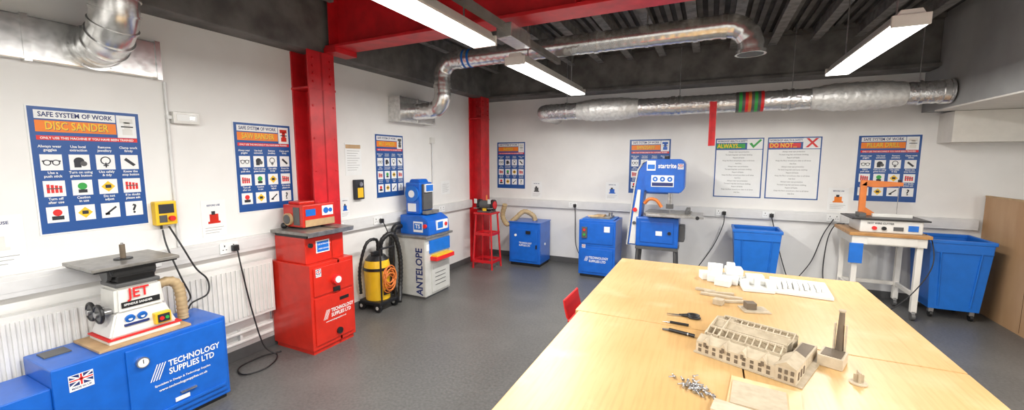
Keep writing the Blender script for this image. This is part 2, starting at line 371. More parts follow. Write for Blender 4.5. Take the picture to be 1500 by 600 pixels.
Y=4.17; pts=[Vector((-3.39,Y,2.30)),Vector((-3.12,Y,2.30))]+arc((-3.12,Y,2.48),.18,(0,0,-1),(1,0,0),0,90,10)[1:]+[Vector((-2.94,Y,2.68))]+arc((-2.76,Y,2.68),.18,(-1,0,0),(0,0,1),0,90,10)[1:]+[Vector((.06,Y,2.86))]+arc((.06,Y,2.66),.20,(0,0,1),(1,0,0),0,90,12)[1:]+[Vector((.26,Y,2.62))]
p,r=ridged(pts,.098,.028,.0035); o.sweep(p,r,'galv',28,cap=False)
for x in (-2.7,-2.0,-1.1,-.2,.03): o.cyl((x,Y,2.86),(x+.04,Y,2.86),.107,'galv')
for x in (-2.62,-2.55): o.cyl((x,Y,2.86),(x+.025,Y,2.86),.104,'bluebin')
o.cyl((-2.94,Y,2.55),(-2.94,Y,2.59),.108,'galv'); o.cyl((.26,Y,2.63),(.26,Y,2.60),.12,'galv'); o.cyl((.26,Y,2.5995),(.26,Y,2.598),.10,'black')
for x in (-1.8,-.6): o.cyl((x,Y,2.86),(x,Y,3.24),.006,'steel',seg=8); o.cyl((x-.015,Y,2.86),(x+.015,Y,2.86),.105,'galv')
o.done()
o=Ob('ventilation_duct')
Y=5.75;z=2.39
pts=[Vector((-2.30,6.42,z)),Vector((-2.30,Y+.16,z))]+arc((-2.14,Y+.16,z),.16,(-1,0,0),(0,-1,0),0,90,10)[1:]+[Vector((2.14,Y,z))]
p,r=ridged(pts,.112,.03,.004); o.sweep(p,r,'foil',28,cap=False)
def lag(x0,x1):
    P=[];R=[];n=26
    for i in range(n+1):
        t=i/n; P.append((x0+(x1-x0)*t,Y,z)); R.append(.118+.032*min(1,4*t,4*(1-t))+.006*math.sin(i*2.1))
    o.sweep(P,R,'lagging',24)
lag(-1.74,-.90); lag(.98,1.80)
for i,m in enumerate(('dgrey','green','dgrey','redp','oramuted','dgrey','green','dgrey','redp')): o.cyl((.235+.032*i,Y,z),(.267+.032*i,Y,z),.121,m)
for x in (-.5,.7,2.07): o.cyl((x,Y,z),(x+.05,Y,z),.123,'galv')
o.cyl((2.125,Y,z),(2.15,Y,z),.122,'foil'); o.cyl((2.150,Y,z),(2.152,Y,z),.10,'black')
for x in (-1.9,-.4,.8,1.9): o.cyl((x,Y,z+.1),(x,Y,3.24),.005,'steel',seg=8); o.cyl((x-.015,Y,z),(x+.015,Y,z),.126,'galv')
o.done()
o=Ob('hanging_steel_bracket'); o.box(-.03,.03,5.60,5.615,1.87,2.40,'redst',.003); o.box(-.045,-.025,5.585,5.63,1.87,2.40,'redst'); 
for zz in (1.93,2.05,2.2,2.34): o.cyl((.005,5.60,zz),(.005,5.592,zz),.012,'redst')
o.done()

# ------------------------------------------------------------------ lights
def fixture(xc,y0,y1,power=55,z=2.50,w=.17):  # also builds the unseen fixtures added as fill
    o=Ob('fluorescent_or_fill_light')
    o.prism([(xc-.05,z+.09),(xc+.05,z+.09),(xc+w/2+.005,z+.02),(xc+w/2+.005,z+.008),(xc-w/2-.005,z+.008),(xc-w/2-.005,z+.02)],'y',y0,y1,'enamel')
    o.box(xc-w/2,xc+w/2,y0+.01,y1-.01,z-.006,z+.008,'lamp')
    o.box(xc-w/2-.006,xc+w/2+.006,y0-.012,y0+.01,z-.008,z+.06,'enamel',.003); o.box(xc-w/2-.006,xc+w/2+.006,y1-.01,y1+.012,z-.008,z+.06,'enamel',.003)
    for t in (.15,.85): o.cyl((xc,y0+(y1-y0)*t,z+.09),(xc,y0+(y1-y0)*t,ZC-.001),.006,'steel',seg=8)
    ob=o.done()
    ld=bpy.data.lights.new('tube_or_fill_light','AREA'); ld.shape='RECTANGLE'; ld.size=w*.95; ld.size_y=(y1-y0)*.97; ld.energy=power; ld.color=(1,.975,.935)
    lo=bpy.data.objects.new('tube_or_fill_lamp',ld); bpy.context.collection.objects.link(lo); lo.location=(xc,(y0+y1)/2,z-.012); lo.parent=ob
for a in ((-1.48,.82,2.62,60),(-1.52,3.20,5.02,66),(1.03,3.32,4.92,54),(1.3,.1,1.8,22),(-1.48,-1.6,.3,85),(1.03,-1.9,-.2,55),(3.1,.2,1.9,95),(3.1,2.2,3.1,30)): fixture(*a)  # later entries are out of view, added as fill to brighten the room
o=Ob('lighting_conduit_tray'); o.box(-1.40,-1.36,YF+.01,3.9,2.62,2.67,'dark'); o.box(-1.42,-1.30,2.68,3.02,2.56,2.66,'galv',.004); o.done()

# ------------------------------------------------------------------ workbench
T0=.9
o=Ob('plywood_workbench')
o.box(-.62,.91,2.067,3.36,T0-.03,T0,'ply',.003); o.box(-.60,.146,.45,2.060,T0-.03,T0,'ply',.003); o.box(.152,.91,.45,2.060,T0-.03,T0-.0005,'ply',.003)
o.box(-.59,.88,.48,3.33,T0-.05,T0-.0305,'seam')
for x in (-.5,.72):
    for y in (.6,1.9,3.15): o.box(x,x+.07,y,y+.07,0,T0-.05,'board',.004)
for x in (-.5,.72): o.box(x+.01,x+.06,.6,3.2,T0-.15,T0-.051,'board')
for y in (.61,3.16): o.box(-.5,.79,y,y+.05,.2,.28,'board')
o.done()
ang=math.radians(-22); fr=Matrix.Translation((-.02,1.81,T0+.001))@Matrix.Rotation(ang,4,'Z')@Matrix.Diagonal((1,1.25,1,1))
o=Ob('architectural_model',fr)
L=.29
o.box(-.008,L+.085,-.005,.285,0,.004,'card')
o.box(0,L,0,.07,.004,.050,'cardl'); 
n=10
for i in range(n):
    x=.010+i*(L-.012)/n
    o.box(x,x+.012,-.001,.002,.010,.024,'cardd'); o.box(x,x+.012,-.001,.002,.030,.042,'cardd')
for i in range(4):
    x=.02+i*.070
    o.prism([(x,.045),(x+.034,.045),(x+.017,.070)],'y',-.004,.05,'cardl'); o.box(x+.012,x+.022,-.0055,-.003,.036,.054,'cardd')
o.prism([(.0,.050),(.07,.050),(.035,.070)],'x',0,L,'card')
for k,(y0,y1,h) in enumerate(((.075,.135,.060),(.14,.20,.070),(.205,.275,.060))):
    o.box(.0,L-.01,y0,y0+.004,.004,h,'cardl'); o.box(0,L-.01,y1-.004,y1,.004,h,'cardl')
    for i in range(12):
        x=.0+i*(L-.014)/11
        if k==1:
            o.prism([(y0,h-.006),(y1,h-.006),((y0+y1)/2,h+.020)],'x',x,x+.004,'cardl')
        else:
            ym=(y0+y1)/2
            o.prism([(y0,h-.006),(y0,h),(ym,h+.022),(ym,h+.016)],'x',x,x+.004,'cardl'); o.prism([(y1,h-.006),(y1,h),(ym,h+.022),(ym,h+.016)],'x',x,x+.004,'cardl')
    o.box(.0,L-.01,(y0+y1)/2-.003,(y0+y1)/2+.003,h+.016,h+.022,'cardl')
    if k!=1: o.box(.004,L-.014,y0+.004,y1-.004,h-.022,h-.018,'card')
    else: o.prism([(y0-.002,h),(y1+.002,h),((y0+y1)/2,h+.018)],'x',.002,L-.012,'card')
for x in (0,.05): o.prism([(.07,.004),(.28,.004),(.28,.06),(.175,.100),(.07,.06)],'x',x-.004,x,'cardl')
for i in range(6): o.box(-.0055,-.003,.09+i*.03,.10+i*.03,.02,.045,'cardd')
for i in range(3): o.box(-.0055,-.003,.01+i*.022,.02+i*.022,.015,.035,'cardd')
o.box(L,L+.065,-.004,.10,.004,.060,'cardl'); o.prism([(L-.002,.060),(L+.067,.060),(L+.032,.080)],'y',-.006,.10,'card')
for i in range(3):
    for zz in (.012,.036): o.box(L+.010+i*.019,L+.020+i*.019,-.0065,-.003,zz,zz+.015,'cardd')
    o.box(L+.064,L+.067,.015+i*.028,.027+i*.028,.015,.042,'cardd')
o.box(L+.005,L+.06,.12,.26,.004,.045,'card',.001); o.box(L+.012,L+.053,.13,.25,.045,.047,'cardd')
o.box(L+.075,L+.155,.20,.285,0,.042,'cardl',.001); o.box(L+.083,L+.147,.208,.277,.042,.044,'cardd')
o.cyl((L+.125,.285,.04),(L+.125,.285,.20),.014,'cardd',.009,seg=12); o.cyl((L+.125,.285,.20),(L+.125,.285,.206),.012,'card',seg=12)
for dx in (-.018,.018): o.box(L+.122+dx,L+.128+dx,.278,.288,.04,.15,'cardl')
o.done()
o=Ob('model_stand_piece'); cx_,cy_=.515,1.80; o.cyl((cx_,cy_,T0+.001),(cx_,cy_,T0+.006),.026,'cardl'); o.box(cx_-.003,cx_+.003,cy_-.015,cy_+.015,T0+.006,T0+.045,'card'); o.box(cx_-.015,cx_+.015,cy_-.002,cy_+.002,T0+.006,T0+.035,'card'); o.done()
o=Ob('foam_model_blocks')
z=T0+.001
def fb(x0,x1,y0,y1,z0,z1,a=0): o.box(x0,x1,y0,y1,z+z0,z+z1,'foam',.003,(0,0,math.radians(a)))
fb(.02,.20,2.93,3.06,0,.045,-8); fb(.04,.10,2.95,3.03,.045,.11,-8); fb(.02,.07,3.04,3.12,0,.09,10); fb(.12,.22,3.0,3.1,.045,.085,5); fb(-.03,.03,2.98,3.05,0,.05,20); fb(.06,.15,2.86,2.92,0,.04,-15); fb(.13,.18,3.08,3.14,0,.10,0)
fb(.20,.37,2.82,3.10,0,.022,6)
for i in range(5): fb(.22+.03*i,.245+.03*i,2.86+.05*(i%2),2.93+.05*(i%2),.022,.05+.012*(i%3),6)
fb(.24,.34,3.0,3.07,.022,.055,6)
fb(.38,.68,2.84,3.18,0,.018,-4)
for i in range(9): fb(.41+.028*i,.43+.028*i,2.88+.02*(i%3),3.10-.03*(i%2),.018,.036+.008*(i%2),-4)
o.done()
o=Ob('wood_offcuts'); 
for a in ((-.02,.20,2.62,2.65,-5),(0,.16,2.68,2.70,8),(-.05,.06,2.70,2.73,-15),(.10,.22,2.55,2.575,20)): o.box(a[0],a[1],a[2],a[3],z,z+.012,'card',.001,(0,0,math.radians(a[4])))
o.box(.18,.31,2.42,2.52,z,z+.006,'card',0,(0,0,.3)); o.box(.20,.25,2.45,2.50,z+.006,z+.04,'cardd',.002,(0,0,.3)); o.box(.05,.10,2.47,2.52,z,z+.03,'card',.002,(0,0,-.3)); o.done()
o=Ob('wood_offcut_sheets'); o.box(.09,.30,1.38,1.64,z,z+.006,'bsheet',0,(0,0,-.12)); o.box(.10,.26,1.44,1.60,z+.006,z+.012,'card',0,(0,0,-.10)); o.box(.04,.16,1.36,1.43,z+.012,z+.018,'cardl',0,(0,0,-.2)); o.done()
def stroke(o,a,b,r,m,r2=None): o.cyl((a[0],a[1],z+r),(b[0],b[1],z+(r if r2 is None else r2)),r,m,r2,seg=10)
o=Ob('scissors')
o.prism([(-.10,2.205),(-.17,2.19),(-.10,2.212)],'z',z+.002,z+.005,'steel'); o.prism([(-.10,2.205),(-.17,2.205),(-.10,2.216)],'z',z+.005,z+.008,'dgrey')
for c in ((-.045,2.235),(-.04,2.200)):
    o.sweep([(c[0]+.026*math.cos(t*.6283),c[1]+.015*math.sin(t*.6283),z+.007) for t in range(11)],.006,'black',8)
o.sweep([(-.11,2.208,z+.006),(-.07,2.23,z+.007)],.006,'black',8);o.sweep([(-.11,2.212,z+.006),(-.065,2.205,z+.007)],.006,'black',8); o.done()
o=Ob('craft_knife'); stroke(o,(-.06,2.085),(-.145,2.09),.006,'black'); stroke(o,(-.145,2.09),(-.18,2.093),.004,'steel',.001); o.done()
o=Ob('marker_pen'); stroke(o,(-.03,1.96),(-.14,1.985),.008,'black'); stroke(o,(-.14,1.985),(-.17,1.99),.006,'dgrey',.004); stroke(o,(-.06,1.966),(-.055,1.965),.0085,'steel'); o.done()
o=Ob('metal_screws')
for i in range(42):
    x=random.gauss(-.02,.034); y=random.gauss(1.505,.022)-.15*(x+.02); a=random.random()*6.28; l=.018; zz=z+.004+random.random()*.006
    o.cyl((x,y,zz),(x+l*math.cos(a),y+l*math.sin(a),zz+.001),.0026,'steel',seg=8); o.cyl((x,y,zz),(x-.004*math.cos(a),y-.004*math.sin(a),zz),.0055,'steel',seg=8)
o.done()
def stool(x,y,h,m,R=.165):
    o=Ob('workshop_stool'); 
    P=[(.0,h+.01),(R*.6,h+.012),(R,h+.03),(R+.01,h+.02),(R,h-.005),(.0,h-.012)]
    n=24;vs=[];fs=[]
    for i,(r,zz) in enumerate(P):
        for k in range(n): a=6.2832*k/n; vs.append((x+max(r,.001)*math.cos(a),y+max(r,.001)*math.sin(a),zz))
    for i in range(len(P)-1):
        for k in range(n): fs.append((i*n+k,(i+1)*n+k,(i+1)*n+(k+1)%n,i*n+(k+1)%n))
    o.raw(vs,fs,m,True)
    for k in range(4):
        a=.785+1.5708*k; o.cyl((x+.1*math.cos(a),y+.1*math.sin(a),h-.005),(x+.18*math.cos(a),y+.18*math.sin(a),0),.012,'dgrey',seg=10)
    o.sweep([(x+.145*math.cos(t*.3927),y+.145*math.sin(t*.3927),h*.42) for t in range(17)],.008,'dgrey',8); o.done()
stool(1.20,4.02,.48,'oramuted',.13)
# red plastic chair facing the bench, back rest to the left
o=Ob('red_chair'); cx,cy=-.74,3.12
o.box(cx-.20,cx+.18,cy-.20,cy+.20,.455,.475,'redp',.009); o.box(cx-.16,cx+.16,cy-.22,cy-.19,.46,.49,'redp',.008); o.box(cx-.16,cx+.16,cy+.19,cy+.22,.46,.49,'redp',.008)
P=[(cx-.19,.46),(cx-.215,.48),(cx-.235,.56),(cx-.245,.62),(cx-.23,.62),(cx-.22,.56),(cx-.20,.49)]
o.prism(P,'y',cy-.18,cy+.18,'redp',.004)
for sx in (-.16,.14):
    for sy in (-.16,.16): o.cyl((cx+sx,cy+sy,.455),(cx+sx*1.3,cy+sy*1.2,0),.011,'black',seg=10)
o.cyl((cx-.19,cy-.17,.2),(cx-.19,cy+.17,.2),.008,'black',seg=8); o.done()

# ------------------------------------------------------------------ cabinets / machines
def brand(o,fx,y,zc,s,m='white'):
    o.text('TECHNOLOGY',(fx,y,zc+s*.55),s*1.1,m,(0,1,0),(0,0,1),sx=.8); o.text('SUPPLIES LTD',(fx,y,zc-s*.5),s*1.1,m,(0,1,0),(0,0,1),sx=.8)
    for i in range(4):
        o.raw([(fx,y-s*(1.4-.28*i)-s*.6,zc-s),(fx,y-s*(1.4-.28*i)-s*.48,zc-s),(fx,y-s*(1.4-.28*i)+s*.35,zc+s),(fx,y-s*(1.4-.28*i)+s*.23,zc+s)],[(0,1,2,3)],m)
def flag(o,Mx,w,h):
    s=o.M; o.M=Mx; o.box(0,w,0,h,0,.001,'white'); o.box(.003,w-.003,h*.3,h-.003,.001,.002,'navy')
    for a,b,c,d in ((.003,h*.3,w-.003,h-.003),(.003,h-.003,w-.003,h*.3)):
        t=h*.05; o.raw([(a,b-t,.0022),(c,d-t,.0022),(c,d+t,.0022),(a,b+t,.0022)],[(0,1,2,3)],'white')
    o.box(.003,w-.003,h*.56,h*.74,.002,.0025,'white'); o.box(w*.42,w*.58,h*.3,h-.003,.002,.0025,'white'); o.box(.003,w-.003,h*.61,h*.69,.0025,.003,'redp'); o.box(w*.46,w*.54,h*.3,h-.003,.0025,.003,'redp'); o.text('MADE IN UK',(w/2,h*.15,.0015),h*.16,'navy',align='CENTER'); o.M=s
o=Ob('dust_extractor_cabinet')
x0,x1=-3.44,-3.06
o.box(x0,x1,.78,1.64,.03,.60,'blue',.008); o.box(x0+.03,x1-.02,.8,1.62,.0,.03,'black')
o.box(x1,x1+.014,1.08,1.62,.07,.575,'blue',.005)
o.box(x1+.014,x1+.026,1.10,1.60,.11,.13,'blue',.003)
o.cyl((x1+.014,1.15,.485),(x1+.035,1.15,.485),.032,'steel'); o.cyl((x1+.035,1.15,.485),(x1+.037,1.15,.485),.026,'white'); o.box(x1+.037,x1+.038,1.148,1.152,.48,.505,'ink')
brand(o,x1+.0165,1.28,.385,.05); o.text('Specialists in Design & Technology Supplies',(x1+.0165,1.20,.298),.018,'white',(0,1,0),(0,0,1)); o.text('www.technologysupplies.co.uk',(x1+.0165,1.22,.262),.022,'white',(0,1,0),(0,0,1))
o.box(x1+.014,x1+.02,1.30,1.38,.145,.17,'white'); o.box(x1+.014,x1+.03,1.33,1.42,.19,.20,'steel')
flag(o,frame((x1+.001,.84,.45),(0,1,0),(0,0,1)),.10,.09)
o.cyl((x1,.9,.2),(x1+.03,.9,.2),.02,'black')
o.box(x0+.02,x1-.02,.50,.78,.10,.50,'blue',.006); o.box(x0+.04,x1-.04,.52,.76,0,.10,'black')
o.box(x0+.05,x0+.16,.82,.93,.60,.606,'dgrey'); o.done()
o=Ob('spindle_sander')
zb=.601
o.box(-3.42,-3.08,.98,1.44,zb,zb+.014,'board',.002); zb+=.014
o.box(-3.38,-3.12,1.04,1.40,zb,zb+.024,'enamel',.006); o.box(-3.385,-3.115,1.035,1.405,zb+.024,zb+.032,'redp')
zb+=.032
o.frus((-3.375,-3.125,1.045,1.385),zb,(-3.35,-3.15,1.09,1.34),zb+.14,'enamel',.010)
o.frus((-3.355,-3.145,1.09,1.34),zb+.13,(-3.345,-3.155,1.10,1.33),zb+.29,'enamel',.016)
o.box(-3.35,-3.15,1.105,1.325,zb+.29,zb+.315,'dgrey',.006)
o.box(-3.33,-3.17,1.12,1.31,zb+.315,zb+.36,'black',.01)
o.prism([(-3.34,zb+.36),(-3.16,zb+.36),(-3.20,zb+.425),(-3.30,zb+.425)],'y',1.10,1.32,'dgrey',.006)
for yy in (1.10,1.32): o.cyl((-3.25,yy-.01,zb+.37),(-3.25,yy+.01,zb+.37),.05,'dgrey')
tz=1.072
o.box(-3.45,-3.06,.98,1.40,tz,tz+.020,'cast',.004); o.box(-3.44,-3.07,.99,1.39,tz-.010,tz,'black',.003)
o.cyl((-3.25,1.19,tz+.020),(-3.25,1.19,tz+.026),.045,'black'); o.cyl((-3.25,1.19,tz+.02),(-3.25,1.19,tz+.11),.014,'cardd'); o.cyl((-3.25,1.19,tz+.11),(-3.25,1.19,tz+.12),.007,'steel')
o.text('JET',(-3.141,1.155,zb+.245),.085,'redp',(0,1,0),(0,0,1),sx=.9); o.box(-3.146,-3.141,1.12,1.31,zb+.165,zb+.20,'black')
o.text('SPINDLE SANDER',(-3.140,1.13,zb+.183),.018,'white',(0,1,0),(0,0,1))
for yy in (1.15,1.21): o.cyl((-3.14,yy,zb+.10),(-3.128,yy,zb+.095),.024,'bluebin'); o.cyl((-3.128,yy,zb+.095),(-3.127,yy,zb+.095),.010,'white')
o.box(-3.15,-3.125,1.12,1.24,zb+.055,zb+.068,'navy')
o.box(-3.14,-3.10,1.26,1.345,zb+.02,zb+.09,'yellow',.004); o.box(-3.10,-3.094,1.272,1.334,zb+.03,zb+.08,'ink'); o.cyl((-3.094,1.29,zb+.055),(-3.088,1.29,zb+.055),.012,'redp'); o.cyl((-3.094,1.318,zb+.055),(-3.088,1.318,zb+.055),.010,'green')
for xx in (-3.30,-3.20):
    o.cyl((xx,1.09,zb+.15),(xx,1.03,zb+.15),.014,'steel'); o.ring((xx,1.035,zb+.15),.050,.010,'black','y'); o.cyl((xx,1.045,zb+.15),(xx,1.030,zb+.15),.045,'dgrey',seg=20); o.cyl((xx,1.03,zb+.15),(xx,1.015,zb+.15),.018,'steel')
p,r=ridged(smooth([(-3.26,1.33,zb+.23),(-3.26,1.42,zb+.24),(-3.26,1.47,zb+.18),(-3.26,1.48,zb+.02),(-3.26,1.48,.605)]),.03,.008,.004); o.sweep(p,r,'hose',16)
o.done()
o=Ob('bandfacer_sander')
xa,x0,x1=-3.55,-3.31,-3.03
o.box(xa,x1,2.31,2.625,.04,.80,'red',.004); o.box(x0,x1,2.60,2.78,.04,.80,'red',.004); o.box(xa+.02,x1-.015,2.325,2.62,0,.04,'red'); o.box(x0+.02,x1-.015,2.6,2.765,0,.04,'red')
o.box(x1,x1+.012,2.34,2.75,.08,.50,'red',.004); o.box(x1,x1+.012,2.34,2.75,.52,.77,'red',.004)
brand(o,x1+.014,2.50,.33,.042); o.text('www.technologysupplies.co.uk',(x1+.014,2.44,.265),.018,'white',(0,1,0),(0,0,1))
o.cyl((x1+.012,2.56,.63),(x1+.05,2.56,.63),.045,'redp'); o.cyl((x1+.05,2.56,.63),(x1+.058,2.56,.63),.03,'white'); o.box(x1+.012,x1+.03,2.53,2.60,.52,.56,'black',.003)
flag(o,frame((x1+.013,2.36,.69),(0,1,0),(0,0,1)),.055,.07)
o.cyl((x1+.012,2.58,.14),(x1+.03,2.58,.14),.03,'black'); o.box(x1+.012,x1+.016,2.60,2.70,.42,.45,'black')
o.box(-3.50,-3.10,2.335,2.62,.80,1.03,'red',.010); o.box(-3.31,-3.10,2.60,2.74,.80,1.03,'red',.006)
o.box(-3.10,-3.095,2.44,2.58,.88,.99,'white'); o.box(-3.095,-3.093,2.45,2.57,.89,.98,'bluebin'); o.text('USE EXTRACTION',(-3.0925,2.455,.955),.016,'white',(0,1,0),(0,0,1)); o.text('WEAR GOGGLES',(-3.0925,2.46,.915),.016,'white',(0,1,0),(0,0,1))
o.box(-3.48,-3.07,2.33,2.625,1.03,1.06,'black',.004); o.box(-3.31,-3.07,2.6,2.77,1.03,1.06,'black',.004)
o.box(-3.50,-3.02,2.30,2.63,1.06,1.085,'cast',.003); o.box(-3.315,-3.02,2.60,2.80,1.06,1.085,'cast',.003); o.box(-3.022,-3.016,2.31,2.79,1.045,1.083,'steel')
o.cyl((-3.06,2.35,.97),(-3.04,2.35,.97),.02,'black')
o.box(-3.48,-3.22,2.42,2.63,1.10,1.30,'red',.01); o.box(-3.31,-3.22,2.62,2.76,1.10,1.30,'red',.006); o.box(-3.46,-3.31,2.46,2.62,1.30,1.325,'red',.008); o.box(-3.46,-3.24,2.44,2.62,1.08,1.10,'black')
o.cyl((-3.40,2.43,1.17),(-3.40,2.395,1.17),.055,'board'); o.cyl((-3.40,2.395,1.17),(-3.40,2.39,1.17),.042,'dgrey'); o.box(-3.34,-3.26,2.415,2.42,1.12,1.28,'dgrey')
o.box(-3.22,-3.212,2.44,2.75,1.105,1.165,'board'); o.box(-3.22,-3.216,2.62,2.74,1.19,1.28,'white'); o.cyl((-3.216,2.66,1.235),(-3.214,2.66,1.235),.028,'bluebin'); o.cyl((-3.216,2.71,1.235),(-3.214,2.71,1.235),.02,'bluebin')
o.box(-3.22,-3.217,2.45,2.55,1.20,1.26,'bluebin'); o.ball((-3.45,2.40,1.11),.028,'black')
o.done()
o=Ob('disc_sander')
x0,x1=-3.555,-3.05
o.prism([(3.90,.03),(4.42,.03),(4.42,.74),(3.90,.76)],'x',x0,x1,'mgrey',.008); o.box(x0+.02,x1-.02,3.92,4.40,0,.03,'dgrey')
o.text('ANTELOPE',(x1-.085,3.897,.05),.14,'navy',(0,0,1),(-1,0,0),sx=.86)
o.box(x1,x1+.012,4.02,4.38,.06,.42,'mgrey',.004); o.box(x1,x1+.02,3.98,4.40,.56,.72,'bluebin',.004); o.box(x1,x1+.10,4.0,4.38,.47,.52,'redp',.004); o.box(x1,x1+.09,4.02,4.36,.52,.535,'yellow')
for i in range(4): o.box(x1+.012,x1+.014,4.08,4.3,.14+.05*i,.148+.05*i,'dgrey')
o.box(x1,x1+.004,3.93,4.0,.60,.68,'white')
o.box(x0,x1+.04,3.88,4.44,.755,.785,'cast',.005)
o.prism([(-3.47,.785),(-3.03,.785),(-3.05,.96),(-3.15,1.02),(-3.47,1.02)],'y',3.96,4.40,'blue',.008)
o.box(-3.26,-3.12,3.955,3.96,.82,.95,'white'); o.box(-3.25,-3.13,3.953,3.955,.85,.93,'bluebin'); o.text('TS',(-3.23,3.9525,.89),.07,'white',(1,0,0),(0,0,1)); o.cyl((-3.08,3.96,.90),(-3.08,3.94,.90),.025,'redp')
o.box(-3.05,-3.03,4.12,4.36,.83,.95,'white',.003); o.box(-3.03,-3.028,4.14,4.25,.85,.93,'bluebin'); o.cyl((-3.03,4.31,.89),(-3.02,4.31,.89),.025,'redp')
o.box(-3.44,-3.22,4.04,4.30,1.02,1.42,'blue',.02); o.prism([(-3.44,1.38),(-3.22,1.38),(-3.27,1.46),(-3.39,1.46)],'y',4.08,4.26,'blue',.008); o.cyl((-3.33,4.04,1.28),(-3.33,4.02,1.28),.10,'bluebin',seg=32); o.cyl((-3.33,4.02,1.28),(-3.33,4.015,1.28),.045,'white',seg=32)
o.box(-3.22,-3.19,4.08,4.26,1.08,1.40,'dgrey',.004); o.box(-3.19,-3.12,4.05,4.3,1.03,1.07,'cast',.003); o.box(-3.40,-3.28,4.03,4.04,1.06,1.16,'white')
o.box(-3.19,-3.165,4.09,4.25,1.30,1.40,'white',.003); o.box(-3.165,-3.163,4.10,4.24,1.31,1.39,'bluebin')
p,r=ridged(smooth([(-3.46,3.98,.88),(-3.48,3.86,.86),(-3.5,3.82,.6),(-3.48,3.81,.2),(-3.45,3.80,.06)]),.033,.012,.004); o.sweep(p,r,'black',12)
o.done()
o=Ob('workshop_vacuum'); cx,cy=-3.40,3.47
o.cyl((cx,cy,.12),(cx,cy,.46),.135,'yellow',.145); o.cyl((cx,cy,.46),(cx,cy,.49),.155,'black'); o.cyl((cx,cy,.49),(cx,cy,.57),.145,'yellow',.13); o.cyl((cx,cy,.57),(cx,cy,.62),.13,'black',.09); o.box(cx-.02,cx+.02,cy-.08,cy+.08,.62,.67,'black',.01)
o.box(cx-.14,cx+.17,cy-.15,cy+.15,.075,.12,'black',.012)
for s in (-1,1):
    for t in (-1,1): o.cyl((cx+.12*s,cy+.13*t-.015,.05),(cx+.12*s,cy+.13*t+.015,.05),.05,'black'); o.cyl((cx+.12*s,cy+.13*t-.017,.05),(cx+.12*s,cy+.13*t+.017,.05),.02,'mgrey')
    o.cyl((cx+.16,cy+.11*s,.10),(cx+.16,cy+.11*s,.72),.010,'black',seg=8)
o.cyl((cx+.16,cy-.11,.72),(cx+.16,cy+.11,.72),.012,'black',seg=8)
for k in range(8): o.sweep([(cx+.165+.014*(k%3),cy+.015*(k%2)+.085*math.cos(t*.3927),.36+.016*k-.06+.10*math.sin(t*.3927)) for t in range(17)],.007,'oramuted',6)
o.box(cx+.145,cx+.15,cy-.06,cy+.06,.18,.24,'black')
p,r=ridged(smooth([(cx-.05,cy+.1,.58),(cx,cy+.08,.76),(cx+.05,cy+.16,.84),(cx+.08,cy+.24,.76),(cx+.10,cy+.28,.5),(cx+.12,cy+.24,.2),(cx+.19,cy+.14,.05)],10),.026,.012,.004); o.sweep(p,r,'black',12)
p,r=ridged(smooth([(cx-.1,cy-.16,.2),(cx-.04,cy-.22,.5),(cx+.02,cy-.17,.78),(cx+.02,cy-.02,.80),(cx,cy+.02,.67)],10),.016,.012,.003); o.sweep(p,r,'black',12)
o.done()
o=Ob('bench_grinder_stand'); cx,cy=-3.15,5.60
o.box(cx-.16,cx+.16,cy-.14,cy+.14,.86,.885,'redst',.004)
for sx in (-1,1):
    for sy in (-1,1):
        o.sweep([(cx+.13*sx,cy+.11*sy,.86),(cx+.17*sx,cy+.15*sy,.0)],.017,'redst',4)
for zz in (.55,.12):
    k=.135+.04*(1-zz/.86)
    for s in (-1,1):
        o.box(cx-k,cx+k,cy+s*(k-.02)-.012,cy+s*(k-.02)+.012,zz-.02,zz+.02,'redst'); o.box(cx+s*k-.012,cx+s*k+.012,cy-k+.02,cy+k-.02,zz-.02,zz+.02,'redst')
o.box(cx-.12,cx+.12,cy-.09,cy+.09,.885,.91,'dgrey',.005); o.cyl((cx-.11,cy,1.0),(cx+.11,cy,1.0),.07,'dgrey',seg=24); o.box(cx-.05,cx+.05,cy-.05,cy+.05,.9,1.0,'black')
for s in (-1,1):
    o.cyl((cx+.10*s,cy,1.0),(cx+.14*s,cy,1.0),.085,'black',seg=28); o.cyl((cx+.14*s,cy,1.0),(cx+.15*s,cy,1.0),.06,'steel' if s<0 else 'redst'); o.box(cx+.12*s-.03,cx+.12*s+.03,cy-.15,cy-.06,.95,.96,'steel'); o.box(cx+.12*s-.025,cx+.12*s+.025,cy-.14,cy-.135,1.03,1.10,'mgrey')
o.cyl((cx,cy,1.06),(cx,cy,1.15),.012,'oramuted'); o.box(cx-.03,cx+.03,cy-.08,cy-.06,.9,.95,'yellow'); o.done()
o=Ob('dust_collector_box')
o.box(-2.90,-2.36,5.90,6.34,.05,.70,'blue',.008); o.box(-2.88,-2.38,5.92,6.32,.0,.05,'black'); o.box(-2.87,-2.40,5.888,5.90,.09,.60,'blue',.004); o.box(-2.91,-2.35,5.89,6.35,.70,.715,'blue',.004)
o.text('TECHNOLOGY',(-2.72,5.885,.38),.038,'white',(1,0,0),(0,0,1),sx=.85); o.text('SUPPLIES LTD',(-2.72,5.885,.34),.038,'white',(1,0,0),(0,0,1),sx=.85)
o.box(-2.60,-2.52,5.87,5.888,.53,.58,'black',.003); o.cyl((-2.78,5.888,.5),(-2.78,5.875,.5),.02,'white'); o.box(-2.43,-2.41,5.875,5.888,.3,.36,'black'); o.cyl((-2.36,6.1,.35),(-2.352,6.1,.35),.02,'white')
p,r=ridged(smooth([(-2.93,5.8,.99),(-3.0,5.86,.80),(-2.95,5.92,.66),(-2.85,6.0,.74),(-2.72,6.08,.86),(-2.58,6.12,.80),(-2.54,6.13,.715)],12),.038,.012,.005); o.sweep(p,r,'hose',14)
o.done()
o=Ob('dust_collector_box'); a0,a1,b0,b1=-1.69,-1.16,5.74,6.22
